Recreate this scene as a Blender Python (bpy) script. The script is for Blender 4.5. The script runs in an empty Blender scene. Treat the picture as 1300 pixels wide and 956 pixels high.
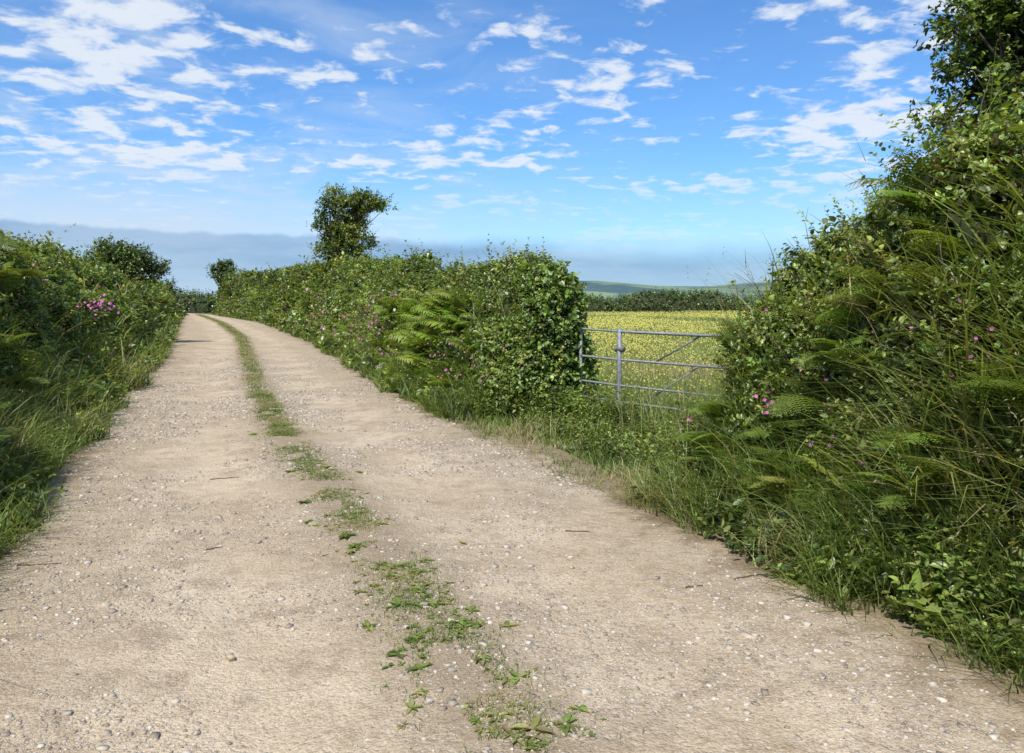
import bpy, math, numpy as np
R=np.random.default_rng(7)
scene=bpy.context.scene
F32=np.float32
# ------------------------------------------------------------------ helpers
def nz(v):
    return v/np.maximum(np.linalg.norm(v,axis=-1,keepdims=True),1e-9)
def vnoise(p,seed=0):
    p=np.asarray(p,float); i=np.floor(p).astype(np.int64); f=p-i; f=f*f*(3-2*f)
    def h(dx,dy,dz):
        n=((i[...,0]+dx)*73856093)^((i[...,1]+dy)*19349663)^((i[...,2]+dz)*83492791)^(seed*668265263)
        n=n&0xffffffff
        n=((n^(n>>13))*1274126177)&0xffffffff
        n=n^(n>>16)
        return (n&0xffff)/65535.0
    x,y,z=f[...,0],f[...,1],f[...,2]
    c=lambda a,b,t:a+(b-a)*t
    return c(c(c(h(0,0,0),h(1,0,0),x),c(h(0,1,0),h(1,1,0),x),y),c(c(h(0,0,1),h(1,0,1),x),c(h(0,1,1),h(1,1,1),x),y),z)
def fbm(p,seed=0,o=4):
    p=np.asarray(p,float); s=0; a=1; t=0
    for k in range(o):
        s=s+a*vnoise(p*2**k+k*17.3,seed+k); t+=a; a*=.5
    return s/t
class Acc:
    def __init__(s): s.v=[];s.q=[];s.c=[];s.m=[];s.n=0
    def add(s,V,Q,C,mat=0):
        V=np.asarray(V,float); n,k=V.shape[:2]
        if n==0: return
        Q=np.asarray(Q); C=np.asarray(C,float)
        if C.ndim==1: C=np.broadcast_to(C,(n,k,3))
        elif C.ndim==2: C=np.broadcast_to(C[:,None,:],(n,k,3))
        s.v.append(V.reshape(-1,3).astype(F32)); s.c.append(C.reshape(-1,3).astype(F32))
        q=(Q[None]+(np.arange(n)*k)[:,None,None]+s.n).reshape(-1,4)
        s.q.append(q.astype(np.int32)); s.m.append(np.full(len(q),mat,np.int32)); s.n+=n*k
    def build(s,name,mats,smooth=False):
        v=np.concatenate(s.v);q=np.concatenate(s.q);c=np.concatenate(s.c);m=np.concatenate(s.m)
        me=bpy.data.meshes.new(name)
        me.vertices.add(len(v)); me.vertices.foreach_set('co',v.ravel())
        me.loops.add(len(q)*4); me.loops.foreach_set('vertex_index',q.ravel())
        me.polygons.add(len(q)); me.polygons.foreach_set('loop_start',(np.arange(len(q))*4).astype(np.int32))
        me.polygons.foreach_set('material_index',m)
        if smooth: me.polygons.foreach_set('use_smooth',np.ones(len(q),bool))
        a=me.color_attributes.new('Col','FLOAT_COLOR','POINT')
        a.data.foreach_set('color',np.concatenate([c,np.ones((len(c),1),F32)],1).ravel())
        me.update(calc_edges=True)
        for x in mats: me.materials.append(x)
        o=bpy.data.objects.new(name,me); scene.collection.objects.link(o)
        print(name,len(q)); return o
def leaves(acc,b,d,u,L,W,col,mat=0,fine=True,fold=.22,curl=.12):
    d=nz(d); s=nz(np.cross(d,u)); n=np.cross(s,d)
    L=L[:,None]; W=W[:,None]
    if fine:
        f=n*fold*W
        V=np.stack([b, b+d*.28*L-s*.5*W+f, b+d*.66*L-s*.4*W+f-n*curl*.4*L, b+d*L-n*curl*L,
                    b+d*.66*L+s*.4*W+f-n*curl*.4*L, b+d*.28*L+s*.5*W+f],1)
        acc.add(V,[[0,1,2,3],[0,3,4,5]],col,mat)
    else:
        V=np.stack([b,b+d*.45*L-s*.5*W+n*fold*W,b+d*L-n*curl*L,b+d*.45*L+s*.5*W+n*fold*W],1)
        acc.add(V,[[0,1,2,3]],col,mat)
def strips(acc,P,side,w,col,mat=0):
    n,k=P.shape[:2]; o=side[:,None,:]*w[...,None]*.5
    V=np.stack([P-o,P+o],2).reshape(n,2*k,3)
    if np.ndim(col)==3: col=np.repeat(col,2,axis=1)
    acc.add(V,[[2*i,2*i+1,2*i+3,2*i+2] for i in range(k-1)],col,mat)
def grass(acc,b,H,bend,W,col,mat=0,k=4,az=None):
    n=len(b)
    if az is None: az=R.uniform(0,2*np.pi,n)
    h=np.stack([np.cos(az),np.sin(az),np.zeros(n)],1)
    a2=az+np.pi/2+R.normal(0,.5,n); side=np.stack([np.cos(a2),np.sin(a2),np.zeros(n)],1)
    u=np.linspace(0,1,k)[None,:,None]
    H=H[:,None,None]; bd=bend[:,None,None]
    P=b[:,None,:]+np.array([0,0,1.])*H*(u-.45*bd*u**2.2)+h[:,None,:]*H*bd*.8*u**1.8
    w=W[:,None]*np.maximum(.08,(1-np.linspace(0,1,k)[None]**2))
    c=col[:,None,:]*np.linspace(.65,1.15,k)[None,:,None]  # dark base to pale tip: light variation put into the blade colour
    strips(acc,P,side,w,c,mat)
    return P[:,-1]
def tube(acc,pts,rad,sides=6,col=(1,1,1),mat=0):
    pts=np.array(pts,float); k=len(pts); rad=np.broadcast_to(np.array(rad,float),(k,))
    t=nz(np.gradient(pts,axis=0)); ref=np.array([0,0,1.]) if abs(t[0,2])<.8 else np.array([1.,0,0])
    a=nz(np.cross(t,ref)); b=np.cross(t,a)
    th=np.linspace(0,2*np.pi,sides,endpoint=False)
    V=(pts[:,None,:]+rad[:,None,None]*(a[:,None,:]*np.cos(th)[None,:,None]+b[:,None,:]*np.sin(th)[None,:,None])).reshape(1,-1,3)
    Q=[[i*sides+j,i*sides+(j+1)%sides,(i+1)*sides+(j+1)%sides,(i+1)*sides+j] for i in range(k-1) for j in range(sides)]
    if sides==4: Q+= [[3,2,1,0],[(k-1)*4,(k-1)*4+1,(k-1)*4+2,(k-1)*4+3]]
    if sides==6: Q+= [[3,2,1,0],[5,4,3,0]]+[[(k-1)*6+x for x in (0,1,2,3)],[(k-1)*6+x for x in (0,3,4,5)]]
    if sides==8:
        for o in (0,(k-1)*8): Q+=[[o,o+1,o+2,o+3],[o,o+3,o+4,o+7],[o+4,o+5,o+6,o+7]]
    acc.add(V,Q,np.array(col,float),mat)
# ------------------------------------------------------------------ materials
def newmat(name):
    m=bpy.data.materials.new(name); m.use_nodes=True; nt=m.node_tree; nt.nodes.clear()
    return m,nt,nt.nodes,nt.links
def leafmat(name,trans=.35,rough=.42,spec=.05,tcol=(1.3,1.2,.5)):
    m,nt,N,Lk=newmat(name)
    at=N.new('ShaderNodeAttribute'); at.attribute_name='Col'
    df=N.new('ShaderNodeBsdfDiffuse'); Lk.new(at.outputs['Color'],df.inputs['Color'])
    tr=N.new('ShaderNodeBsdfTranslucent')
    m2=N.new('ShaderNodeVectorMath'); m2.operation='MULTIPLY'; m2.inputs[1].default_value=tcol; Lk.new(at.outputs['Color'],m2.inputs[0]); Lk.new(m2.outputs[0],tr.inputs['Color'])
    ms=N.new('ShaderNodeMixShader'); ms.inputs[0].default_value=trans
    Lk.new(df.outputs[0],ms.inputs[1]); Lk.new(tr.outputs[0],ms.inputs[2])
    gl=N.new('ShaderNodeBsdfGlossy'); gl.inputs['Roughness'].default_value=rough; gl.inputs['Color'].default_value=(.9,.95,.9,1)
    m3=N.new('ShaderNodeMixShader'); m3.inputs[0].default_value=spec; Lk.new(ms.outputs[0],m3.inputs[1]); Lk.new(gl.outputs[0],m3.inputs[2])
    o=N.new('ShaderNodeOutputMaterial'); Lk.new(m3.outputs[0],o.inputs[0]); return m
def plainmat(name,rough=.8,metal=0,nscale=20,var=.3,bump=.0,bscale=60):
    m,nt,N,Lk=newmat(name)
    at=N.new('ShaderNodeAttribute'); at.attribute_name='Col'
    tc=N.new('ShaderNodeTexCoord')
    no=N.new('ShaderNodeTexNoise'); no.inputs['Scale'].default_value=nscale; no.inputs['Detail'].default_value=4; Lk.new(tc.outputs['Object'],no.inputs['Vector'])
    mr=N.new('ShaderNodeMapRange'); mr.inputs[1].default_value=.3; mr.inputs[2].default_value=.7; mr.inputs[3].default_value=1-var; mr.inputs[4].default_value=1+var
    Lk.new(no.outputs['Fac'],mr.inputs[0])
    mx=N.new('ShaderNodeVectorMath'); mx.operation='SCALE'; Lk.new(at.outputs['Color'],mx.inputs[0]); Lk.new(mr.outputs[0],mx.inputs['Scale'])
    p=N.new('ShaderNodeBsdfPrincipled'); p.inputs['Roughness'].default_value=rough; p.inputs['Metallic'].default_value=metal
    Lk.new(mx.outputs[0],p.inputs['Base Color'])
    if bump:
        n2=N.new('ShaderNodeTexNoise'); n2.inputs['Scale'].default_value=bscale; n2.inputs['Detail'].default_value=3; Lk.new(tc.outputs['Object'],n2.inputs['Vector'])
        b=N.new('ShaderNodeBump'); b.inputs['Strength'].default_value=bump; b.inputs['Distance'].default_value=.02; Lk.new(n2.outputs['Fac'],b.inputs['Height']); Lk.new(b.outputs[0],p.inputs['Normal'])
    o=N.new('ShaderNodeOutputMaterial'); Lk.new(p.outputs[0],o.inputs[0]); return m
M_leaf=leafmat('leaf'); M_grass=leafmat('grass_blade',.38,.5,.035); M_petal=leafmat('petal',.3,.6,.02,(1,1,1))
M_core=plainmat('soil_and_gap_shade',.95,0,6,.5,0,30); M_bark=plainmat('bark',.9,0,12,.4,0,40)  # M_core: soil at foot, painted dark for the shade between leaves above
M_metal=plainmat('galvanised_steel',.6,.3,25,.3,.1,80); M_stone=plainmat('stone',.85,0,30,.25,0,90)

# ------------------------------------------------------------------ plan of the lane
def curve(ys,xs):
    yy=np.linspace(ys[0],ys[-1],3000); xx=np.interp(yy,ys,xs)
    for _ in range(2):
        k=19; xp=np.pad(xx,k//2,mode='reflect',reflect_type='odd'); xx=np.convolve(xp,np.ones(k)/k,'valid')
    return lambda y:np.interp(y,yy,xx)
XR=curve([-6,0,2.8,3.39,4.24,5.1,5.95,7.46,8.9,11,15.1,28.4,60,95,125],[5.2,3.1,2.05,1.84,1.47,1.16,.88,.37,-.18,-1.2,-2.69,-7.0,-19,-36,-55])
XL=curve([-6,0,4.8,6.3,11,21,43.7,95,125],[1.0,-1.27,-3.09,-3.68,-5.44,-9.2,-18.4,-39,-58])
XC=curve([-6,0,3.46,4.53,5.84,7.46,10.3,16.7,34.4,60,95,125],[3.0,.95,-.24,-.72,-1.21,-1.96,-3.1,-5.45,-11.7,-22,-37.3,-56.5])
def stations(a,b,m=.14,g=.012):
    y=[a]
    while y[-1]<b: y.append(y[-1]+max(m,g*abs(y[-1])))
    y[-1]=b; return np.array(y)
def hedge_grid(y0,y1,edge,side,Hf,po,pz,tap0,tap1,amp,seed,T=44,oc=1.8):
    ys=stations(y0,y1); S=len(ys)
    x=edge(ys); a=np.gradient(x,ys); n=np.sqrt(1+a*a)
    nx=side/n; ny=-side*a/n
    t=np.linspace(0,1,T); pt=np.linspace(0,1,len(po))
    o=np.interp(t,pt,po)[None,:]*np.ones((S,1)); z=np.interp(t,pt,pz)[None,:]
    H=Hf(ys)+.34*(fbm(np.stack([ys*.6,ys*0,ys*0],1),seed+5)-.5)*2
    low=np.minimum(z,.45)
    z=low+(z-low)/(1-.45)*(H[:,None]-.45)*np.ones((S,1))
    e0=np.clip((ys-y0)/max(tap0,1e-3),0,1) if tap0 else np.ones(S)
    e1=np.clip((y1-ys)/max(tap1,1e-3),0,1) if tap1 else np.ones(S)
    s=np.sqrt(1-(1-np.minimum(e0,e1))**3)[:,None]; s=np.maximum(s,.02)
    o=oc+(o-oc)*s; z=z*s**.45
    o=o+.3*(vnoise(np.stack([ys*1.1,ys*0,ys*0+seed],1),seed)-.5)[:,None]*(1-t[None])
    P=np.stack([x[:,None]+nx[:,None]*o,ys[:,None]+ny[:,None]*o,z],2)
    def normals(P):
        gs=np.gradient(P,axis=0); gt=np.gradient(P,axis=1); nn=nz(np.cross(gs,gt)); 
        out=P-np.stack([x[:,None]+nx[:,None]*oc+0*o,ys[:,None]+ny[:,None]*oc+0*o,0*o+.3],2)
        sg=np.sign((nn*out).sum(-1,keepdims=True)); sg[sg==0]=1
        return nn*sg
    nn=normals(P)
    w=np.clip(t/.3,.12,1)[None,:,None]
    d=(fbm(P*np.array([.8,.8,1.0]),seed)-.5)*2*amp*1.6+(fbm(P*2.4,seed+9,3)-.5)*amp*1.5
    P=P+nn*d[...,None]*w*s[:,:,None]
    P[...,2]=np.maximum(P[...,2],-.02)
    return P,normals(P),t
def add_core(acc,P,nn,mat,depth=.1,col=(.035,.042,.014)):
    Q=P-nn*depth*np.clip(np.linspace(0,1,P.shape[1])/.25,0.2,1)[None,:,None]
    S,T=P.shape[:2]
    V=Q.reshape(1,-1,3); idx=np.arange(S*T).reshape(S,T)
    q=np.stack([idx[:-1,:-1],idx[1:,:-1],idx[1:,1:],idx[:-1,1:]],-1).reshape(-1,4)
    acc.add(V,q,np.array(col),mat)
CAM=np.array([0,0,1.6])
def sample(G,N,tr=(0,1),d0=5.,pw=2.,back=.25,maskf=None):
    P,nn,t=G
    A=P[:-1,:-1];B=P[1:,:-1];C=P[1:,1:];D=P[:-1,1:]
    area=np.linalg.norm(np.cross(C-A,D-B),axis=-1)*.5
    cen=(A+C)*.5; d=np.linalg.norm(cen-CAM,axis=-1)
    w=area*np.minimum(1,d0/d)**pw
    w=w*np.where(cen[...,1]<1.5,.3,1)
    tm=(t[:-1]+t[1:])*.5; w=w*((tm>=tr[0])&(tm<=tr[1]))[None]*np.where(tm>.8,back,1)[None]
    if maskf is not None: w=w*maskf(cen)
    w=w.ravel()/w.sum()
    c=R.choice(len(w),N,p=w); i,j=np.unravel_index(c,area.shape)
    a=R.random(N)[:,None]; b=R.random(N)[:,None]
    p=(A[i,j]*(1-a)+B[i,j]*a)*(1-b)+(D[i,j]*(1-a)+C[i,j]*a)*b
    return p,nn[i,j],tm[j],np.linalg.norm(p-CAM,axis=1)
PAL=dict(dark=(.066,.108,.024),mid=(.13,.188,.036),light=(.20,.268,.052),yel=(.29,.33,.07),grey=(.13,.17,.09),red=(.2,.09,.04),brown=(.17,.13,.065),
         grass=(.22,.285,.065),straw=(.38,.34,.16),fern=(.22,.32,.05),ivy=(.12,.20,.03),pink=(.68,.18,.50),yellow=(.64,.57,.13),white=(.75,.75,.68))
PAL={k:np.array(v) for k,v in PAL.items()}
def mixcol(p,names,seed=0,scale=1.3,jit=.25,spread=.25):
    x=fbm(p*scale,seed,3); x=np.clip((x-.5)*2.6+.5+R.normal(0,spread,len(p)),0,.9999)*(len(names)-1)
    i=x.astype(int); f=(x-i)[:,None]; C=np.array([PAL[n] for n in names])
    c=C[i]*(1-f)+C[np.minimum(i+1,len(names)-1)]*f
    return c*(1+R.normal(0,jit,len(p)))[:,None].clip(.4,1.8)*(1+R.normal(0,.06,(len(p),3)))
def shoots(acc,p,nn,d,k,Ls,leafL,leafW,names,seed,up=.6,out=.6,rnd=.5,fine_d=13,spread=.25,inset=.12,stem=True,sc=None,bias=None):
    n=len(p)
    if sc is None: sc=np.clip(d/9,1,6)**.85
    p=p-nn*R.uniform(0,inset,n)[:,None]*sc[:,None]
    D=nz(nn*out+np.array([0,0,up])+R.normal(0,rnd,(n,3))+(0 if bias is None else np.array(bias)))
    L=Ls*R.uniform(.5,1.5,n)*sc**.6
    col=mixcol(p,names,seed,spread=spread)
    if stem:
        m=d<fine_d
        if m.any():
            u=np.linspace(0,1,3)[None,:,None]
            P=p[m][:,None,:]+D[m][:,None,:]*L[m][:,None,None]*u-np.array([0,0,1.])*(L[m][:,None,None]*.15*u**2)
            strips(acc,P,nz(np.cross(D[m],R.normal(0,1,(m.sum(),3)))),np.full((m.sum(),3),.004)*np.array([1,.8,.4]),np.array([.08,.07,.03]),0)
    t=(np.arange(k)+.5)[None,:]/k+R.normal(0,.07,(n,k)); t=np.clip(t,.03,1.05)
    B=p[:,None,:]+D[:,None,:]*(L[:,None]*t)[...,None]; B[...,2]-=L[:,None]*.15*t**2
    rv=R.normal(0,1,(n,k,3)); per=nz(rv-(rv*D[:,None,:]).sum(-1,keepdims=True)*D[:,None,:])
    ld=nz(per*1.0+D[:,None,:]*R.uniform(.1,.9,(n,k,1)))
    up_=nz(np.array([0,0,1.])+nn[:,None,:]*.5+R.normal(0,.45,(n,k,3)))
    size=R.uniform(.65,1.25,(n,k))*sc[:,None]*(1.1-.4*np.clip(t,0,1))*np.repeat(np.exp(R.normal(0,.22,(n,1))),k,1)
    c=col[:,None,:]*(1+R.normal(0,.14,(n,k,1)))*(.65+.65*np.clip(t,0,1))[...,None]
    dd=np.repeat(d,k); f=dd<fine_d
    B=B.reshape(-1,3);ld=ld.reshape(-1,3);up_=up_.reshape(-1,3);size=size.ravel();c=c.reshape(-1,3)
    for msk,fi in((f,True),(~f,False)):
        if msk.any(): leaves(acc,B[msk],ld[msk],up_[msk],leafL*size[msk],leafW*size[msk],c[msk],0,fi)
def ferns(acc,b,az,L,col,el0=1.25,pairs=15,sub=6,mat=0,droop=1.5):
    n=len(b); h=np.stack([np.cos(az),np.sin(az),np.zeros(n)],1); side=np.stack([-np.sin(az),np.cos(az),np.zeros(n)],1)
    roll=R.normal(0,.3,n); up=np.array([0,0,1.])
    K=pairs+3; pts=[b]; ang=np.full(n,el0)+R.normal(0,.15,n); tans=[]; dr=droop*R.uniform(.6,1.2,n)
    for i in range(K):
        a=ang-dr*(i/K)**1.3; t=h*np.cos(a)[:,None]+up*np.sin(a)[:,None]; tans.append(t); pts.append(pts[-1]+t*(L/K)[:,None])
    P=np.stack(pts,1); strips(acc,P,side,np.linspace(.008,.002,K+1)[None]*np.ones((n,1)),col*.8,mat)
    for i in range(2,K):
        f=(i-2)/(K-2); pl=L*.30*(np.sin(np.pi*min(1,(f*.82+.18)))**.8)*(1 if f<.95 else .6)
        t=tans[i]; nrm=nz(np.cross(side,t)); nrm=nrm*np.sign(nrm[:,2:3]+1e-6)
        for sg in(-1,1):
            sd=side*np.cos(roll)[:,None]+nrm*np.sin(roll)[:,None]*1
            d=nz(sg*sd*1.0+t*.45-up*.12+R.normal(0,.06,(n,3)))
            bb=P[:,i]
            if sub==0:
                leaves(acc,bb,d,nrm,pl,pl*.26,col*R.uniform(.85,1.15,(n,1)),mat,False,.1,.15)
            else:
                q=nz(np.cross(nrm,d))
                strips(acc,np.stack([bb,bb+d*pl[:,None]],1),q,np.array([[.004,.001]])*np.ones((n,1)),col*.8,mat)
                for j in range(sub+1):
                    g=(j+.3)/(sub+1); w=pl*.24*(1-g)**.8+.004
                    bj=bb+d*(pl*g)[:,None]-up*(pl*.1*g*g)[:,None]
                    for s2 in(-1,1):
                        leaves(acc,bj,s2*q+d*.45,nrm,w,pl*.8/(sub+1)*np.ones(n),col*R.uniform(.85,1.15,(n,1)),mat,False,.08,.1)
def campion(acc,p,size,col,mat=1):
    n=len(p); ax=nz(np.array([-.3,-.7,.5])+R.normal(0,.4,(n,3))); r=nz(np.cross(ax,R.normal(0,1,(n,3)))); q=np.cross(ax,r)
    for k in range(5):
        a=2*np.pi*k/5; d=r*math.cos(a)+q*math.sin(a)
        leaves(acc,p,d+ax*.25,ax,size,size*.8,col,mat,True,.0,.1)

# ------------------------------------------------------------------ hedges
po=[0,.3,.6,.9,1.1,1.3,1.55,1.9,2.5,2.95,3.2]
pz=[0,.08,.22,.45,.58,.74,.88,.97,1.,.72,0]
HR=lambda y:np.interp(y,[-6,3,4.4,5.4,6.0,6.6],[2.5,2.5,2.6,2.45,2.2,1.8])
HC=lambda y:np.interp(y,[9,10.5,14,21,37,60,95],[1.95,2.0,2.2,2.6,3.2,3.9,4.7])
HL=lambda y:np.interp(y,[-6,5,10,14,20,40,60,95],[2.4,2.45,2.6,2.5,2.4,2.7,2.9,3.1])
G_R=hedge_grid(-5,6.6,XR,1,HR,po,pz,1.0,.9,.36,11)
G_C=hedge_grid(9.85,96,XR,1,HC,[0,.35,.6,.8,.95,1.1,1.25,1.4,1.75,2.05,2.2],pz,.7,3,.24,22,oc=1.3)
G_L=hedge_grid(-5,96,XL,-1,HL,po,pz,1.0,3,.34,33)

def basic_hedge(name,G,Nsh,Nfol,names,seed,d0,ll=.045,lw=.03,nlead=40,fl=.065):
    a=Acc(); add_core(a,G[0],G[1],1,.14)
    p,nn,t,d=sample(G,Nsh,(.27,1),d0)
    shoots(a,p,nn,d,9,.2,ll,lw,names,seed)
    p,nn,t,d=sample(G,Nsh//nlead,(.4,.85),d0)
    cl=fbm(p*1.2,seed+50,2)>.48; p,nn,d=p[cl],nn[cl],d[cl]
    shoots(a,p,nn,d,16,.42,ll*.95,lw*.9,names[1:],seed+1,up=1.0,out=.75,rnd=.5)
    p,nn,t,d=sample(G,Nsh//30,(.2,.9),d0)
    shoots(a,p,nn,d,10,.25,ll*.9,lw*.8,['brown','straw','yel','red'],seed+7,spread=.5)
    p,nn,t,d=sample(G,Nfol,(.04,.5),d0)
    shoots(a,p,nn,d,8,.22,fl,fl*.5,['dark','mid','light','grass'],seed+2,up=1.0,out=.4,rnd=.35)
    return a
def verge(name,G,N,d0,tr,hmin,hmax,seed,names=('mid','grass','grass','light','straw'),wb=.008,bend=(.3,1.3),maskf=None,thr=.40,heads=0):
    a=Acc(); p,nn,t,d=sample(G,N,tr,d0,maskf=maskf)
    sc=np.clip(d/7,1,8)
    cl=fbm(p*1.6,seed,3); k=cl+R.normal(0,.06,N)>thr; p,nn,d,sc,cl=p[k],nn[k],d[k],sc[k],cl[k]; N=len(p)
    H=R.uniform(hmin,hmax,N)*(.1+1.8*cl)*np.clip(sc,1,1.4)
    col=mixcol(p,list(names),seed+1,2.,.22,.22)
    az=np.arctan2(nn[:,1],nn[:,0])+R.normal(0,1.3,N)
    tip=grass(a,p-np.array([0,0,.03]),H,R.uniform(bend[0],bend[1],N),wb*sc*R.uniform(.5,1.4,N),col,0,5 if hmax>.6 else 4,az=az)
    if heads:
        m=R.random(N)<heads; q=tip[m]; 
        for j in range(6):
            leaves(a,q+R.normal(0,.012,q.shape)-np.array([0,0,.015*j]),R.normal(0,.5,q.shape)+np.array([0,0,.4]),R.normal(0,1,q.shape),np.full(len(q),.022),np.full(len(q),.007),PAL['straw']*R.uniform(.6,1,(len(q),1)),0,False)
    return a
hedge_mats=[M_leaf,M_core]
aR=basic_hedge('r',G_R,16500,6500,['dark','mid','light','yel','mid','light'],3,6,.052,.036,12,.07)
aC=basic_hedge('c',G_C,26000,13000,['dark','mid','light','mid','dark','yel'],4,12,nlead=22)
aL=basic_hedge('l',G_L,24000,14000,['dark','mid','light','mid','yel'],5,8,.05,.034,24,.075)
p,nn,t,d=sample(G_C,2200,(.3,1),12,maskf=lambda c:(c[...,1]<11.5)*1.0,back=1)
shoots(aC,p,nn,d,8,.16,.06,.055,['mid','ivy','light'],8,up=.1,out=.8,inset=.05)
oC=aC.build('hedgerow',hedge_mats); oR=aR.build('hedgerow',hedge_mats); oL=aL.build('hedgerow',hedge_mats)

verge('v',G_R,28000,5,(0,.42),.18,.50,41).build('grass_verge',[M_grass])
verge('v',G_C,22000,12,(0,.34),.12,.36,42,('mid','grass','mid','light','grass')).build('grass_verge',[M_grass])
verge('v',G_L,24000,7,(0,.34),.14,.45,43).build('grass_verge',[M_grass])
a=verge('v',G_R,3000,5,(.12,.6),.5,.95,44,('light','grass','light','straw'),.012,(.4,1.3),heads=.14)
b_=verge('v',G_R,1700,5,(.2,.55),.55,.95,46,('light','grass','light','straw'),.014,(.5,1.4),maskf=lambda c:((c[...,1]>2.4)&(c[...,1]<4.6))*1.,thr=.3,heads=.15)
a2=verge('v',G_L,1800,7,(.1,.5),.4,.75,45,('light','grass','light','straw'),.009,(.5,1.4),heads=.15)
a3=verge('v',G_C,1500,12,(.05,.5),.4,.7,47,('light','grass','light','straw'),.007,(.4,1.2),heads=.15)
a.build('tall_grass',[M_grass]); b_.build('tall_grass',[M_grass]); a2.build('tall_grass',[M_grass]); a3.build('tall_grass',[M_grass])
# gateway grass
a=Acc(); N=18000
y=R.uniform(6.0,10.8,N); o=R.beta(1.2,1.2,N)*3.4; x=XR(y)+o-.1+.25*(vnoise(np.stack([y*1.3,y*0,y*0],1),5)-.5)
pp=np.stack([x,y,np.full(N,.0)],1); cl=fbm(pp*1.4,77,3)
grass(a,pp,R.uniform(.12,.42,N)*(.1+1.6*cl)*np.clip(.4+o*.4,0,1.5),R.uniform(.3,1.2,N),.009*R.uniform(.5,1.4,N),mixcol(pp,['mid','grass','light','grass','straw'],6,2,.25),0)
N=1400; y=R.uniform(6.2,10.2,N); o=R.uniform(.7,2.4,N); pp=np.stack([XR(y)+o,y,y*0],1)
shoots(a,pp,np.tile([0,0,1.],(N,1)),np.full(N,9.),10,.32,.055,.03,['dark','mid','light','grass'],7,up=1,out=.2,rnd=.35)
# nettles and docks against the gate foot, the end of the hedge and the hinge side
N=900; s_=R.uniform(-.5,1.0,N); pp=np.stack([.85+.68*s_-R.uniform(.0,.5,N),10.35-.73*s_-R.uniform(.0,.5,N),s_*0],1)
shoots(a,pp,np.tile([0,0,1.],(N,1)),np.full(N,9.),14,.48,.06,.032,['dark','mid','light','mid'],17,up=1.2,out=.2,rnd=.25)
N=500; y=R.uniform(6.9,7.9,N); x=y*R.uniform(.22,.33,N); pp=np.stack([x,y,y*0],1)
shoots(a,pp,np.tile([0,0,1.],(N,1)),np.full(N,9.),16,.62,.06,.032,['dark','mid','light','mid'],18,up=1.2,out=.2,rnd=.25)
N=420; y=R.uniform(7.0,9.2,N); o=R.uniform(1.3,2.6,N); pp=np.stack([XR(y)+o,y,y*0],1)
tip=grass(a,pp,R.uniform(.6,1.05,N),R.uniform(.1,.6,N),np.full(N,.007),mixcol(pp,['grass','straw','light'],8),0,5)
for j in range(8): leaves(a,tip+R.normal(0,.025,tip.shape)-np.array([0,0,.02*j]),R.normal(0,.5,tip.shape)+np.array([0,0,.4]),R.normal(0,1,tip.shape),np.full(N,.022),np.full(N,.008),PAL['straw']*R.uniform(.5,1,(N,1)),0,False)
a.build('grass_verge',[M_grass])
# ferns
a=Acc()
def fern_from(G,n,tr,d0,L,sub,el=1.1,maskf=None,fr=5,pairs=15,ins=.05):
    p,nn,t,d=sample(G,n,tr,d0,maskf=maskf)
    p=np.repeat(p,fr,0); nr=np.repeat(nn,fr,0); az=np.arctan2(nr[:,1],nr[:,0])+R.normal(0,.8,len(p))
    c=mixcol(p,['mid','fern','fern','yel'],9,2,.15,.2)
    ferns(a,p-nr*ins,az,R.uniform(.5,1.2,len(p))*L,c,el,pairs,sub)
fern_from(G_R,26,(.2,.62),6,.54,6,1.0,maskf=lambda c:((c[...,1]>3.0)&(c[...,1]<5.8))*1.,ins=.02)
fern_from(G_R,10,(.2,.5),6,.42,6,maskf=lambda c:(c[...,1]>5.2)*1.,ins=-.02)
fern_from(G_L,60,(.15,.6),8,.55,6,1.0,maskf=lambda c:(c[...,1]>4)*1.,ins=0.02)
fern_from(G_C,42,(.2,.5),12,.75,0,maskf=lambda c:((c[...,1]>12)&(c[...,1]<18))*1.)
fern_from(G_C,60,(.15,.5),14,.6,0)
a.build('bracken',[M_leaf])
# campion and other flowers
a=Acc()
def flowers(G,n,tr,d0,col,sz,seed,thr=.55,maskf=None,h=.3):
    p,nn,t,d=sample(G,n*4,tr,d0,maskf=maskf); k=fbm(p*1.6,seed,2)>thr; p=p[k][:n];nn=nn[k][:n];d=d[k][:n]
    if len(p)==0: return
    sc=np.clip(d/10,1,3); q=p+nn*R.uniform(.15,.32,len(p))[:,None]+np.array([0,0,1.])*R.uniform(.08,h,len(p))[:,None]
    strips(a,np.stack([p,q],1),np.tile([1.,0,0],(len(p),1)),np.full((len(p),2),.004),PAL['mid'],0)
    campion(a,q,sz*sc*R.uniform(.7,1.2,len(p)),PAL[col]*R.uniform(.7,1.1,(len(p),1)),1)
flowers(G_C,330,(.12,.5),16,'pink',.016,61,.56); flowers(G_C,60,(.05,.4),12,'yellow',.012,62)
flowers(G_C,50,(.12,.45),16,'pink',.015,71,.45,lambda c:(c[...,1]<13)*1.)
flowers(G_R,24,(.2,.45),6,'pink',.014,63,.45,lambda c:(c[...,1]>4)*1.); flowers(G_L,80,(.2,.6),10,'pink',.016,64,.52)
flowers(G_C,14,(.4,.6),14,'white',.024,66,.6)
flowers(G_L,40,(.1,.5),8,'yellow',.010,65)
def spike(c,n,r,sz):
    p=np.array(c)+R.normal(0,1,(n,3))*np.array(r); campion(a,p,np.full(n,sz),PAL['pink']*R.uniform(.8,1.2,(n,1)),1)
spike((-6.9,13.4,1.52),36,(.17,.08,.07),.028); spike((1.8,5.6,.88),10,(.025,.03,.07),.016); spike((1.45,6.4,.68),5,(.03,.03,.03),.015)
a.build('red_campion_flowers',[M_leaf,M_petal])
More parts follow.
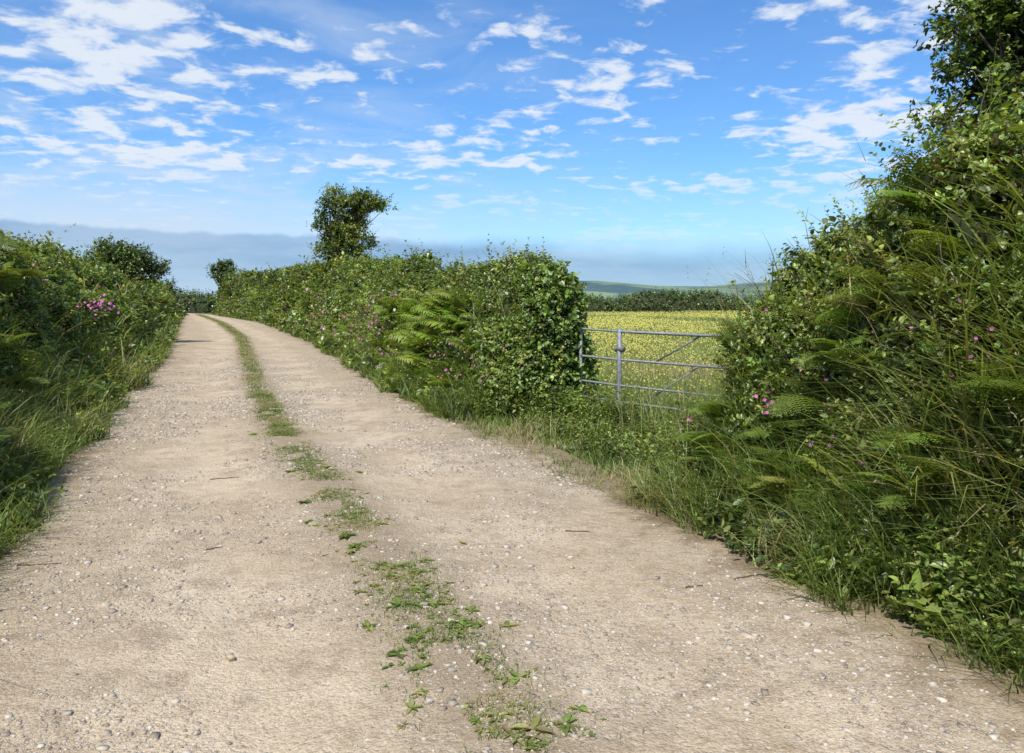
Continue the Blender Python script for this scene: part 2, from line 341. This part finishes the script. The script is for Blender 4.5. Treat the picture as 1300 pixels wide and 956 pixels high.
# bare twigs and bramble canes out of the near hedge
a=Acc()
p,nn,t,d=sample(G_R,80,(.4,.85),6)
for i in range(len(p)):
    D=nz(nn[i]*.7+np.array([0,0,.9])+R.normal(0,.5,3)); L=R.uniform(.3,.8); u=np.linspace(0,1,7)[:,None]
    w=nz(R.normal(0,1,3))*.06*L
    tube(a,p[i]+D*L*u+w*np.sin(u*5)-np.array([0,0,1])*.25*L*u**2,np.linspace(.005,.0015,7),4,(.2,.14,.09),0)
    for s in range(3):
        b=p[i]+D*L*(.35+.2*s); tube(a,[b,b+nz(D+R.normal(0,.6,3))*L*.25],[.0025,.001],4,(.2,.14,.09),0)
a.build('bramble_canes',[M_bark])

# ------------------------------------------------------------------ trees
def tree(name,trunk,tr_r,blobs,ntips,lpt,ls,names,bias=(0,0,0),cr=.22,fine=False,seed=0,bcol=(.07,.055,.04)):
    a=Acc(); trunk=np.array(trunk,float); tube(a,trunk,np.linspace(tr_r,tr_r*.35,len(trunk)),8,bcol,1)
    C=np.array([b[:3] for b in blobs],float); Rr=np.array([b[3] for b in blobs]); Fz=np.array([b[4] if len(b)>4 else 1 for b in blobs])
    w=Rr**2; k=R.choice(len(blobs),ntips,p=w/w.sum())
    u=nz(R.normal(0,1,(ntips,3)))*(R.uniform(.2,1,(ntips,1))**.5); tips=C[k]+u*Rr[k][:,None]*np.stack([np.ones(ntips),np.ones(ntips),Fz[k]],1)
    for i in range(ntips):
        s=R.uniform(.35,1); j=s*(len(trunk)-1); j0=min(int(j),len(trunk)-2); st=trunk[j0]+(trunk[j0+1]-trunk[j0])*(j-j0)
        v=tips[i]-st; L=np.linalg.norm(v); uu=np.linspace(0,1,6)[:,None]
        bend=nz(R.normal(0,1,3))*.12*L
        tube(a,st+v*uu+bend*np.sin(uu*np.pi),np.linspace(tr_r*.22,tr_r*.04,6),4,bcol,1)
    n=ntips; nn=nz(tips-C[k]+np.array([0,0,.3]))
    pp=np.repeat(tips,lpt,0)+R.normal(0,cr*.55,(n*lpt,3)); nr=np.repeat(nn,lpt,0)
    shoots(a,pp,nr,np.full(len(pp),10. if fine else 50.),7,.14*ls/.05,ls,ls*.62,names,seed,up=.5,out=.5,rnd=.6,sc=np.ones(len(pp)),bias=bias)
    return a.build(name,[M_leaf,M_bark])
T0=(-7.55,34.0)
tree('hawthorn_tree',[(T0[0],T0[1],0),(T0[0],T0[1],2.6),(T0[0]+.1,T0[1],3.8),(T0[0]+.5,T0[1],5.0),(T0[0]+1.1,T0[1],5.8)],.17,
     [(T0[0]+.1,34,5.6,.75,.7),(T0[0]-.35,34,6.05,.42,.6),(T0[0]+.95,33.9,5.8,.65,.6),(T0[0]+1.8,33.9,5.65,.5,.35),(T0[0]-.4,33.9,4.7,.55),(T0[0]+.8,34,4.7,.7),(T0[0]+.1,34,3.9,.95),(T0[0]+.9,33.9,5.2,.6),(T0[0]+.9,34,3.9,.8)],
     140,21,.105,['dark','mid','mid','yel'],(.6,0,.1),.26,seed=101)
tree('hawthorn_tree',[(-15,29.2,0),(-14.9,29.2,1.6),(-14.4,29.2,2.8)],.14,[(-14.4,29,3.25,.7,.75),(-15.1,29.2,3.0,.65,.7),(-13.8,29,3.1,.65,.7),(-13.2,29.4,2.7,.5,.7)],110,18,.095,['dark','mid','dark','mid'],(.3,0,.1),.22,seed=102)
tree('hawthorn_tree',[(-34.3,94,0),(-34.3,94,3.6),(-34.2,94,5)],.2,[(-34.2,94,5.2,1.3),(-33.6,94,4.6,1.2)],60,14,.2,['dark','dark','mid'],(.3,0,.1),.4,seed=103)
tree('hawthorn_tree',[(-39.2,90,0),(-39.2,90,2),(-39.2,90,2.8)],.15,[(-38.8,90,3.2,.8),(-40.2,90,3.2,1.0)],50,12,.18,['dark','mid'],(.3,0,.1),.4,seed=104)
tree('hawthorn_tree',[(6.6,9,0),(6.5,9,2),(6.2,9,3.3),(6.0,8.9,4.4)],.2,
     [(5.6,8.8,4.35,.9),(4.95,8.6,4.7,.48),(4.95,8.6,3.7,.6),(6.4,8.8,4.7,1.1),(6.9,9,3.8,1.2),(5.8,8.8,3.3,.9),(5.65,8.8,5.35,.8),(6.6,8.8,5.7,.9)],
     440,24,.06,['dark','mid','dark','mid','light'],(.1,0,.1),.2,True,seed=105)

# ------------------------------------------------------------------ gate
a=Acc(); A0=np.array([.92,10.63,0]); D=np.array([1.41,-1.5,0]); L=3.75; D=D/np.linalg.norm(D); Z=np.array([0,0,1.]); gc=(.23,.245,.25)
g=lambda s,z:A0+D*s+Z*z
SP=.66
for z in (.14,.32,.53,.86,1.22): 
    tube(a,[g(0,z+.02),g(SP,z)],.015,8,gc); tube(a,[g(SP,z),g(L/2,z-.012),g(L,z)],.015 if z<1.2 else .019,8,gc)
tube(a,[g(SP,0),g(SP,.6),g(SP,1.25)],.033,8,gc); tube(a,[g(SP,1.25),g(SP,1.262),g(SP,1.27)],[.033,.028,.012],8,gc)
tube(a,[g(L,.05),g(L,1.24)],.025,8,gc); tube(a,[g(0,.05),g(0,1.26)],.02,8,gc)
for s in (2.7,): tube(a,[g(s,.14)+np.array([.02,.02,0]),g(s,1.2)+np.array([.02,.02,0])],.012,6,gc)
tube(a,[g(SP+.55,.86)+[.02,.02,0],g(1.85,1.2)+[.02,.02,0]],.012,6,gc); tube(a,[g(SP+.05,.14)+[.03,.03,0],g(SP+1.2,.86)+[.03,.03,0]],.010,6,gc)
tube(a,[g(L-.05,.14)+[.02,.02,0],g(2.2,1.2)+[.02,.02,0]],.012,6,gc)
for z in(.3,1.0): tube(a,[g(SP-.06,z),g(SP+.07,z)],.04,8,(.18,.17,.16))
a.build('metal_field_gate',[M_metal],True)

# ------------------------------------------------------------------ ground, road, field, hills
def grid_obj(name,P,uv,mat,smooth=True):
    S,T=P.shape[:2]; a=Acc(); idx=np.arange(S*T).reshape(S,T)
    q=np.stack([idx[:-1,:-1],idx[:-1,1:],idx[1:,1:],idx[1:,:-1]],-1).reshape(-1,4)
    a.add(P.reshape(1,-1,3),q,np.array([1.,1,1])); o=a.build(name,[mat],smooth)
    if uv is not None:
        l=o.data.uv_layers.new(name='UVMap'); l.data.foreach_set('uv',uv.reshape(-1,2)[q.ravel()].astype(F32).ravel())
    return o
def noisen(N,Lk,vec,scale,detail=5,rough=.55,dist=0):
    n=N.new('ShaderNodeTexNoise'); n.inputs['Scale'].default_value=scale; n.inputs['Detail'].default_value=detail; n.inputs['Roughness'].default_value=rough; n.inputs['Distortion'].default_value=dist
    Lk.new(vec,n.inputs['Vector']); return n.outputs['Fac']
def mapr(N,Lk,v,a,b,c=0,d=1,smooth=True):
    m=N.new('ShaderNodeMapRange'); m.interpolation_type='SMOOTHSTEP' if smooth else 'LINEAR'
    for i,x in zip((1,2,3,4),(a,b,c,d)):
        if hasattr(x,'links'): Lk.new(x,m.inputs[i])
        else: m.inputs[i].default_value=x
    Lk.new(v,m.inputs[0]); return m.outputs[0]
def mixc(N,Lk,f,a,b,mode='MIX'):
    m=N.new('ShaderNodeMix'); m.data_type='RGBA'; m.blend_type=mode; m.clamp_factor=True
    for s,x in ((m.inputs[0],f),(m.inputs[6],a),(m.inputs[7],b)):
        if hasattr(x,'links'): Lk.new(x,s)
        elif isinstance(x,(int,float)): s.default_value=x
        else: s.default_value=(*x,1)
    return m.outputs[2]
def mth(N,Lk,op,a,b=0.,c=0.):
    m=N.new('ShaderNodeMath'); m.operation=op
    for i,x in enumerate((a,b,c)):
        if hasattr(x,'links'): Lk.new(x,m.inputs[i])
        else: m.inputs[i].default_value=x
    return m.outputs[0]
# ground
m,nt,N,Lk=newmat('pasture'); tc=N.new('ShaderNodeTexCoord').outputs['Object']
c=mixc(N,Lk,mapr(N,Lk,noisen(N,Lk,tc,.05,6),.35,.65),(.07,.12,.03),(.12,.17,.05)); c=mixc(N,Lk,mapr(N,Lk,noisen(N,Lk,tc,5,4),.35,.7),c,(.08,.075,.035))
p=N.new('ShaderNodeBsdfPrincipled'); p.inputs['Roughness'].default_value=.95; Lk.new(c,p.inputs['Base Color']); o=N.new('ShaderNodeOutputMaterial'); Lk.new(p.outputs[0],o.inputs[0])
gx=np.linspace(-7000,7000,15); P=np.stack([*np.meshgrid(gx,gx,indexing='xy'),np.zeros((15,15))],-1); grid_obj('ground',P,None,m)
# road
m,nt,N,Lk=newmat('compacted_gravel'); tcn=N.new('ShaderNodeTexCoord'); tc=tcn.outputs['Object']
uvn=N.new('ShaderNodeSeparateXYZ'); Lk.new(tcn.outputs['UV'],uvn.inputs[0]); lat=uvn.outputs[0]; cen=uvn.outputs[1]
big=noisen(N,Lk,tc,.9,3); mid=noisen(N,Lk,tc,4.0,5,.65); mid2=noisen(N,Lk,tc,14,4,.75); fine=noisen(N,Lk,tc,70,3,.75)
c=mixc(N,Lk,mapr(N,Lk,big,.38,.62),(.465,.37,.255),(.59,.485,.35))
acen=mth(N,Lk,'ABSOLUTE',cen)
trk=mth(N,Lk,'ABSOLUTE',mth(N,Lk,'SUBTRACT',acen,.95)); tf=mapr(N,Lk,mth(N,Lk,'ADD',trk,mapr(N,Lk,mid,.3,.7,-.3,.3)),.75,.2)
c=mixc(N,Lk,mth(N,Lk,'MULTIPLY',mth(N,Lk,'SUBTRACT',1.,tf),.5),c,(.335,.265,.185))
c=mixc(N,Lk,mapr(N,Lk,mid,.48,.72,0,.65),c,(.32,.235,.15))
c=mixc(N,Lk,mapr(N,Lk,mid2,.5,.75,0,.5),c,(.28,.215,.145))
c=mixc(N,Lk,mapr(N,Lk,mid2,.5,.28,0,.45),c,(.65,.56,.44))
c=mixc(N,Lk,mapr(N,Lk,fine,.42,.7,0,.5),c,(.23,.175,.115))
c=mixc(N,Lk,mapr(N,Lk,fine,.5,.3,0,.4),c,(.67,.58,.46))
def stone_layer(c,scale,th0,am):
    vo=N.new('ShaderNodeTexVoronoi'); vo.inputs['Scale'].default_value=scale; Lk.new(tc,vo.inputs['Vector'])
    sep=N.new('ShaderNodeSeparateColor'); Lk.new(vo.outputs['Color'],sep.inputs[0])
    s=mth(N,Lk,'MULTIPLY',mapr(N,Lk,vo.outputs['Distance'],.5,.3),mapr(N,Lk,mth(N,Lk,'ADD',sep.outputs[0],mapr(N,Lk,mid,.35,.7,-.3,.2)),th0,th0+.07))
    stc=mixc(N,Lk,sep.outputs[1],(.25,.22,.18),(.62,.56,.47)); return mixc(N,Lk,mth(N,Lk,'MULTIPLY',s,am),c,stc),s
c,s1=stone_layer(c,62,.66,.7)
edge=mth(N,Lk,'ABSOLUTE',mth(N,Lk,'SUBTRACT',lat,.5))
ef=mapr(N,Lk,mth(N,Lk,'ADD',edge,mapr(N,Lk,mid,.3,.7,-.05,.05)),.36,.46)
c=mixc(N,Lk,mth(N,Lk,'MULTIPLY',ef,.75),c,(.20,.15,.09))
cf=mapr(N,Lk,mth(N,Lk,'ADD',acen,mapr(N,Lk,mid,.3,.7,-.2,.2)),.4,.05)
c=mixc(N,Lk,mth(N,Lk,'MULTIPLY',cf,.6),c,(.27,.21,.135))
p=N.new('ShaderNodeBsdfDiffuse'); Lk.new(c,p.inputs['Color'])
hgt=mth(N,Lk,'ADD',mth(N,Lk,'MULTIPLY',noisen(N,Lk,tc,70,2,.75),.7),mth(N,Lk,'MULTIPLY',noisen(N,Lk,tc,14,3,.75),1.4))
b=N.new('ShaderNodeBump'); b.inputs['Strength'].default_value=.9; b.inputs['Distance'].default_value=.02; Lk.new(hgt,b.inputs['Height']); Lk.new(b.outputs[0],p.inputs['Normal'])
o=N.new('ShaderNodeOutputMaterial'); Lk.new(p.outputs[0],o.inputs[0])
ys=stations(-5.5,122,.05,.008); T=90; w=np.linspace(0,1,T)[None]
xl=XL(ys)[:,None]-.45; xr=XR(ys)[:,None]+.45; X=xl+(xr-xl)*w; Y=ys[:,None]+0*w
def roadz(X,Y):
    q=np.stack([X,Y,0*X],-1); dc=X-XC(Y)
    return .05+.04*(fbm(q*1.1,90,3)-.5)+.02*(fbm(q*6,91,3)-.5)+.03*np.exp(-(dc/.4)**2)-.018*np.exp(-((np.abs(dc)-.95)/.3)**2)
Z_=roadz(X,Y); uv=np.stack([(X-xl)/(xr-xl),(X-XC(Y))],-1)
grid_obj('gravel_road',np.stack([X,Y,Z_],-1),uv,m)
# gateway apron
ys=np.linspace(8.6,11.3,30); w=np.linspace(0,1,30)[None]; X=(XR(ys)-.1)[:,None]+w*2.3; Y=ys[:,None]-w*.25
q=np.stack([X,Y,0*X],-1); grid_obj('gateway_track',np.stack([X,Y,.012+.02*fbm(q*2,92,3)],-1),np.stack([0*X+.5,0*X+1],-1),m)
# field
m,nt,N,Lk=newmat('buttercup_meadow'); tc=N.new('ShaderNodeTexCoord').outputs['Object']
c=mixc(N,Lk,mapr(N,Lk,noisen(N,Lk,tc,.06,5),.4,.6),(.35,.34,.09),(.22,.27,.08)); c=mixc(N,Lk,mapr(N,Lk,noisen(N,Lk,tc,2.5,5,.7),.4,.65),c,(.15,.21,.06))
p=N.new('ShaderNodeBsdfPrincipled'); p.inputs['Roughness'].default_value=.9; Lk.new(c,p.inputs['Base Color']); o=N.new('ShaderNodeOutputMaterial'); Lk.new(p.outputs[0],o.inputs[0])
ys=np.linspace(-8,121,60); w=np.linspace(0,1,40)[None]**1.5
X=(XR(ys)+4.2)[:,None]+w*(160-(XR(ys))[:,None]); grid_obj('flower_meadow',np.stack([X,ys[:,None]+0*w,.012+0*X],-1),None,m)
a=Acc(); N_=70000
y=10.8*np.exp(R.uniform(0,1,N_)*math.log(118/10.8)); x=R.uniform(.02,.42,N_)*y+R.normal(0,.5,N_)
k=x>XR(y)+2.8; x=x[k];y=y[k]; n=len(x); sc=np.clip(y/18,1,4); pp=np.stack([x,y,x*0],1)
hh=R.uniform(.15,.32,n); far=np.clip((y-13)/18,0,1); cl=fbm(pp*np.array([.14,.05,1]),310,3); isf=R.random(n)<(.05+.42*far)*np.clip((cl-.38)*6,.15,1.3)
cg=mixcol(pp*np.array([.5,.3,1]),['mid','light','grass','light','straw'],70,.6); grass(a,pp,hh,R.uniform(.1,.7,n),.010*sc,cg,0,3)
q=pp[isf]+np.stack([0*hh[isf],0*hh[isf],hh[isf]+.02],1); m_=len(q); th=R.uniform(0,6.28,m_)
leaves(a,q,np.stack([np.cos(th),np.sin(th),.2+0*th],1),np.tile([0,-.8,.9],(m_,1))+R.normal(0,.3,(m_,3)),.036*sc[isf]**.8,.038*sc[isf]**.8,PAL['yellow']*R.uniform(.7,1.1,(m_,1)),1,False,.1,0)
a.build('meadow_flowers',[M_grass,M_petal])
# far hedge
fe=lambda x:118+0*x+3*np.sin(x*.03)
a=Acc(); S=400; T=14; xs=np.linspace(-120,260,S); t=np.linspace(0,np.pi,T)
H=1.35+2.1*fbm(np.stack([xs*.14,xs*0,xs*0],1),200,4)
P=np.stack([xs[:,None]+0*t[None],fe(xs)[:,None]-2.2*np.cos(t)[None],H[:,None]*np.sin(t)[None]**.6],-1)
nn=nz(np.stack([0*P[...,0],-np.cos(t)[None]+0*P[...,0],np.sin(t)[None]+0*P[...,0]],-1)); add_core(a,P,nn,1,.2)
p,n2,tt,d=sample((P,nn,np.linspace(0,.8,T)),9000,(0,.6),120,2)
shoots(a,p,n2,d,6,.5,.1,.07,['dark','mid','dark','mid'],12,sc=np.full(len(p),3.))
a.build('distant_hedgerow',hedge_mats)
# hills
m,nt,N,Lk=newmat('hazed_far_hills'); tc=N.new('ShaderNodeTexCoord').outputs['Object']
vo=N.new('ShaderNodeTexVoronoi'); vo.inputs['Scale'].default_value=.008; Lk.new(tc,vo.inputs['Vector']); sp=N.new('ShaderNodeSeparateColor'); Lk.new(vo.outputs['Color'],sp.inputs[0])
c=mixc(N,Lk,mapr(N,Lk,sp.outputs[0],.2,.8),(.08,.13,.14),(.20,.27,.17)); c=mixc(N,Lk,mapr(N,Lk,noisen(N,Lk,tc,.01,5),.45,.6,0,.5),c,(.06,.10,.13))  # blue in these tones paints distance haze into the hill colour
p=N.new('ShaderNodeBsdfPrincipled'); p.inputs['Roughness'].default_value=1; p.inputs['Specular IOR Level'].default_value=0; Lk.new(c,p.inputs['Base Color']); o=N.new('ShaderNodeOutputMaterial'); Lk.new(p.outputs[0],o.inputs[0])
xs=np.linspace(-4000,5000,220); v=np.linspace(0,1,16)
prof=np.interp(xs,[-4000,-1500,-300,100,250,420,560,700,1200,5000],[20,14,22,58,57,44,44,57,38,32])+7*(fbm(np.stack([xs*.004,xs*0,xs*0],1),300,4)-.5)
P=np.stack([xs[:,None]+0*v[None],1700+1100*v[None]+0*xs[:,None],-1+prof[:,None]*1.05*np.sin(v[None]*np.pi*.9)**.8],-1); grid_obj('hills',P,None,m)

# ------------------------------------------------------------------ middle strip weeds, stones, twigs
a=Acc()
N_=48000; y=np.concatenate([np.exp(R.uniform(math.log(8.5),math.log(96),N_//2)),R.uniform(2.4,13,N_//2)])
x=XC(y)+.10*(vnoise(np.stack([y*1.3,y*0,y*0],1),44)-.5)+R.normal(0,1,N_)*np.interp(y,[3,6,12,30,96],[.14,.11,.10,.15,.22]); pp=np.stack([x,y,0*x],1)
den=fbm(pp*np.array([4.2,3.2,1]),400,3)+.04*R.random(N_); k=den>np.interp(y,[2.4,5,7,8.5,10,14,20,60],[.45,.49,.49,.47,.43,.40,.34,.25]); pp=pp[k];y=y[k];n=len(y); pp[:,2]=roadz(pp[:,0],pp[:,1])-.005
sc=np.clip(y/8,1,6)
grass(a,pp,R.uniform(.02,.05,n)*np.clip(sc,1,1.6),R.uniform(.4,1.5,n),.0038*sc,mixcol(pp,['mid','grass','light','straw','straw'],401,3),0,3)
N_=1000; y=R.uniform(2.3,9.8,N_); x=XC(y)+.10*(vnoise(np.stack([y*1.3,y*0,y*0],1),44)-.5)+R.normal(0,.15,N_); pp=np.stack([x,y,0*x],1); den=fbm(pp*np.array([4.2,3.2,1]),400,3)
k=den>np.interp(y,[2.3,4.6,5.5,9.5],[.45,.48,.50,.50]); pp=pp[k]; n=len(pp); kk=8
pp[:,2]=roadz(pp[:,0],pp[:,1])+.002; B=np.repeat(pp,kk,0); az=R.uniform(0,6.28,n*kk); d=np.stack([np.cos(az),np.sin(az),R.uniform(.05,.5,n*kk)],1)
sz=np.repeat(.018*np.exp(R.normal(.2,.55,n))*np.interp(pp[:,1],[3,6],[1.25,.8]),kk)*R.uniform(.5,1.3,n*kk); sz=np.clip(sz,.01,.085)
leaves(a,B,d,np.tile([0,0,1.],(n*kk,1)),sz,sz*.38,mixcol(B,['mid','grass','light','straw'],402,3,.25),0,True,.15,.25)
a.build('lane_weeds',[M_grass])
def stones(acc,p,s,col):
    n=len(p); C=np.array([[x,y,z] for x in(-1,1) for y in(-1,1) for z in(-1,1)],float)
    th=R.uniform(0,6.28,n); V=C[None]*R.uniform(.5,1,(n,8,1))*np.stack([s,s*R.uniform(.6,1,n),s*R.uniform(.35,.7,n)],1)[:,None,:]
    c_,s_=np.cos(th)[:,None],np.sin(th)[:,None]; V=np.stack([V[...,0]*c_-V[...,1]*s_,V[...,0]*s_+V[...,1]*c_,V[...,2]],-1)+p[:,None,:]
    acc.add(V,[[0,1,3,2],[4,6,7,5],[0,4,5,1],[2,3,7,6],[0,2,6,4],[1,5,7,3]],col)
a=Acc(); N_=100000; y=2.2*np.exp(R.uniform(0,1,N_)*math.log(22/2.2)); x=XL(y)+R.uniform(-.02,1.0,N_)*(XR(y)-XL(y)); q=np.stack([x,y,0*x],1)
dc=np.abs(x-XC(y)); k=fbm(q*1.5,500,3)+.16*R.random(N_)-.07*np.exp(-((dc-.95)/.35)**2)>.54; q=q[k]; n=len(q); q[:,2]=roadz(q[:,0],q[:,1])+.001
s=.0031*np.exp(R.normal(0,.68,n))*np.clip(q[:,1]/5,1,2.2); s=np.clip(s,.0018,.024); g_=R.random((n,1))**1.3; stones(a,q,s,np.array([.29,.24,.185])*(1-g_)+np.array([.60,.54,.45])*g_)
big=np.array([[1.1,3.62,.045],[-1.23,3.41,.045],[-.6,4.5,.05],[-.64,5.1,.05],[.35,4.6,.045],[1.0,4.4,.045]]); stones(a,big,np.array([.036,.024,.018,.014,.016,.012]),np.array([.5,.4,.3]))
a.build('loose_stones',[M_stone])
a=Acc()
for (x,y,L,th) in [(-2.55,7.0,.25,.1),(.44,5.3,.16,-.2),(.99,4.25,.12,.2),(-2.8,4.65,.25,.15),(1.3,4.4,.16,.5),(-1.9,5.0,.10,1)]:
    u=np.linspace(-.5,.5,7)[:,None]; pts=np.array([x,y,0])+np.array([math.cos(th),math.sin(th),0])*L*u+R.normal(0,.006,(7,3)); pts[:,2]=roadz(pts[:,0],pts[:,1])+.004
    tube(a,pts,np.linspace(.005,.0025,7),6,(.13,.09,.06))
a.build('fallen_twigs',[M_bark])

# ------------------------------------------------------------------ sky, sun
EL=55; AZ=203
w=bpy.data.worlds.new('World'); scene.world=w; w.use_nodes=True; nt=w.node_tree; N=nt.nodes; Lk=nt.links; N.clear()
sky=N.new('ShaderNodeTexSky'); sky.sky_type='NISHITA'; sky.sun_disc=False; sky.sun_elevation=math.radians(EL); sky.sun_rotation=math.radians(AZ); sky.air_density=1.0; sky.dust_density=.3; sky.ozone_density=2.0
tc=N.new('ShaderNodeTexCoord').outputs['Generated']; sx=N.new('ShaderNodeSeparateXYZ'); Lk.new(tc,sx.inputs[0]); x,y,z=sx.outputs
zc=mth(N,Lk,'MAXIMUM',mth(N,Lk,'ADD',z,.11),.07)
cb=N.new('ShaderNodeCombineXYZ'); Lk.new(mth(N,Lk,'DIVIDE',x,zc),cb.inputs[0]); Lk.new(mth(N,Lk,'DIVIDE',y,zc),cb.inputs[1]); pv=cb.outputs[0]
vm=N.new('ShaderNodeVectorMath'); vm.operation='MULTIPLY'; vm.inputs[1].default_value=(.82,1.30,1.78); Lk.new(sky.outputs[0],vm.inputs[0]); base=vm.outputs[0]
fineN=noisen(N,Lk,pv,7.0,6,.58,.3); bigN=noisen(N,Lk,pv,1.1,3,.5)
cv=mth(N,Lk,'ADD',fineN,mth(N,Lk,'MULTIPLY',mth(N,Lk,'SUBTRACT',bigN,.5),.95))
ma=mapr(N,Lk,cv,.50,.68); ma=mth(N,Lk,'MULTIPLY',ma,mapr(N,Lk,z,.10,.17,.3,.88))
cir=noisen(N,Lk,pv,1.8,5,.6,.6); mb=mth(N,Lk,'MULTIPLY',mapr(N,Lk,cir,.40,.72,0,.6),mapr(N,Lk,x,.2,-.45,.08,1))
hz=mth(N,Lk,'MULTIPLY',mapr(N,Lk,z,.19,.07,0,.85),mth(N,Lk,'MULTIPLY',mapr(N,Lk,x,.05,-.42,.35,1),mapr(N,Lk,noisen(N,Lk,pv,.8,4),.35,.6,.5,1)))
c=mixc(N,Lk,mb,base,(6.4,7.6,9.0)); c=mixc(N,Lk,hz,c,(6.4,7.5,9.0)); c=mixc(N,Lk,ma,c,(8.2,8.8,9.6))
thr=mth(N,Lk,'ADD',mth(N,Lk,'MULTIPLY_ADD',x,-.03,.069),mth(N,Lk,'MULTIPLY',mth(N,Lk,'SUBTRACT',noisen(N,Lk,tc,6,5,.6),.5),.035))
bm=mapr(N,Lk,mth(N,Lk,'SUBTRACT',z,thr),mapr(N,Lk,x,-.3,.25,.003,.026),mapr(N,Lk,x,-.3,.25,-.003,-.024),0,.85)
bc=mixc(N,Lk,mapr(N,Lk,z,.0,.07),(4.0,6.0,8.0),(2.1,3.8,6.3)); bc=mixc(N,Lk,mapr(N,Lk,noisen(N,Lk,pv,.5,5),.4,.62,0,.55),bc,(5,6.7,8.6))
c=mixc(N,Lk,bm,c,bc)
bg=N.new('ShaderNodeBackground'); bg.inputs[1].default_value=.1; Lk.new(c,bg.inputs[0]); o=N.new('ShaderNodeOutputWorld'); Lk.new(bg.outputs[0],o.inputs[0])
sl=bpy.data.lights.new('sun','SUN'); sl.energy=5.0; sl.angle=math.radians(.5); sl.color=(1,.95,.86); so=bpy.data.objects.new('sun',sl); scene.collection.objects.link(so)
from mathutils import Vector
e=math.radians(EL);az=math.radians(AZ); ts=Vector((math.sin(az)*math.cos(e),math.cos(az)*math.cos(e),math.sin(e))); so.rotation_euler=ts.to_track_quat('Z','Y').to_euler(); so.location=(0,0,30)
# ------------------------------------------------------------------ camera
cd=bpy.data.cameras.new('camera'); cam=bpy.data.objects.new('camera',cd); scene.collection.objects.link(cam); scene.camera=cam
cam.location=(0,0,1.6); cam.rotation_euler=(math.radians(90-2.83),0,0); cd.lens=28; cd.sensor_width=36; cd.shift_y=-.0346; cd.clip_end=20000; cd.clip_start=.05
scene.view_settings.view_transform='Standard'; scene.view_settings.look='None'; scene.view_settings.exposure=0
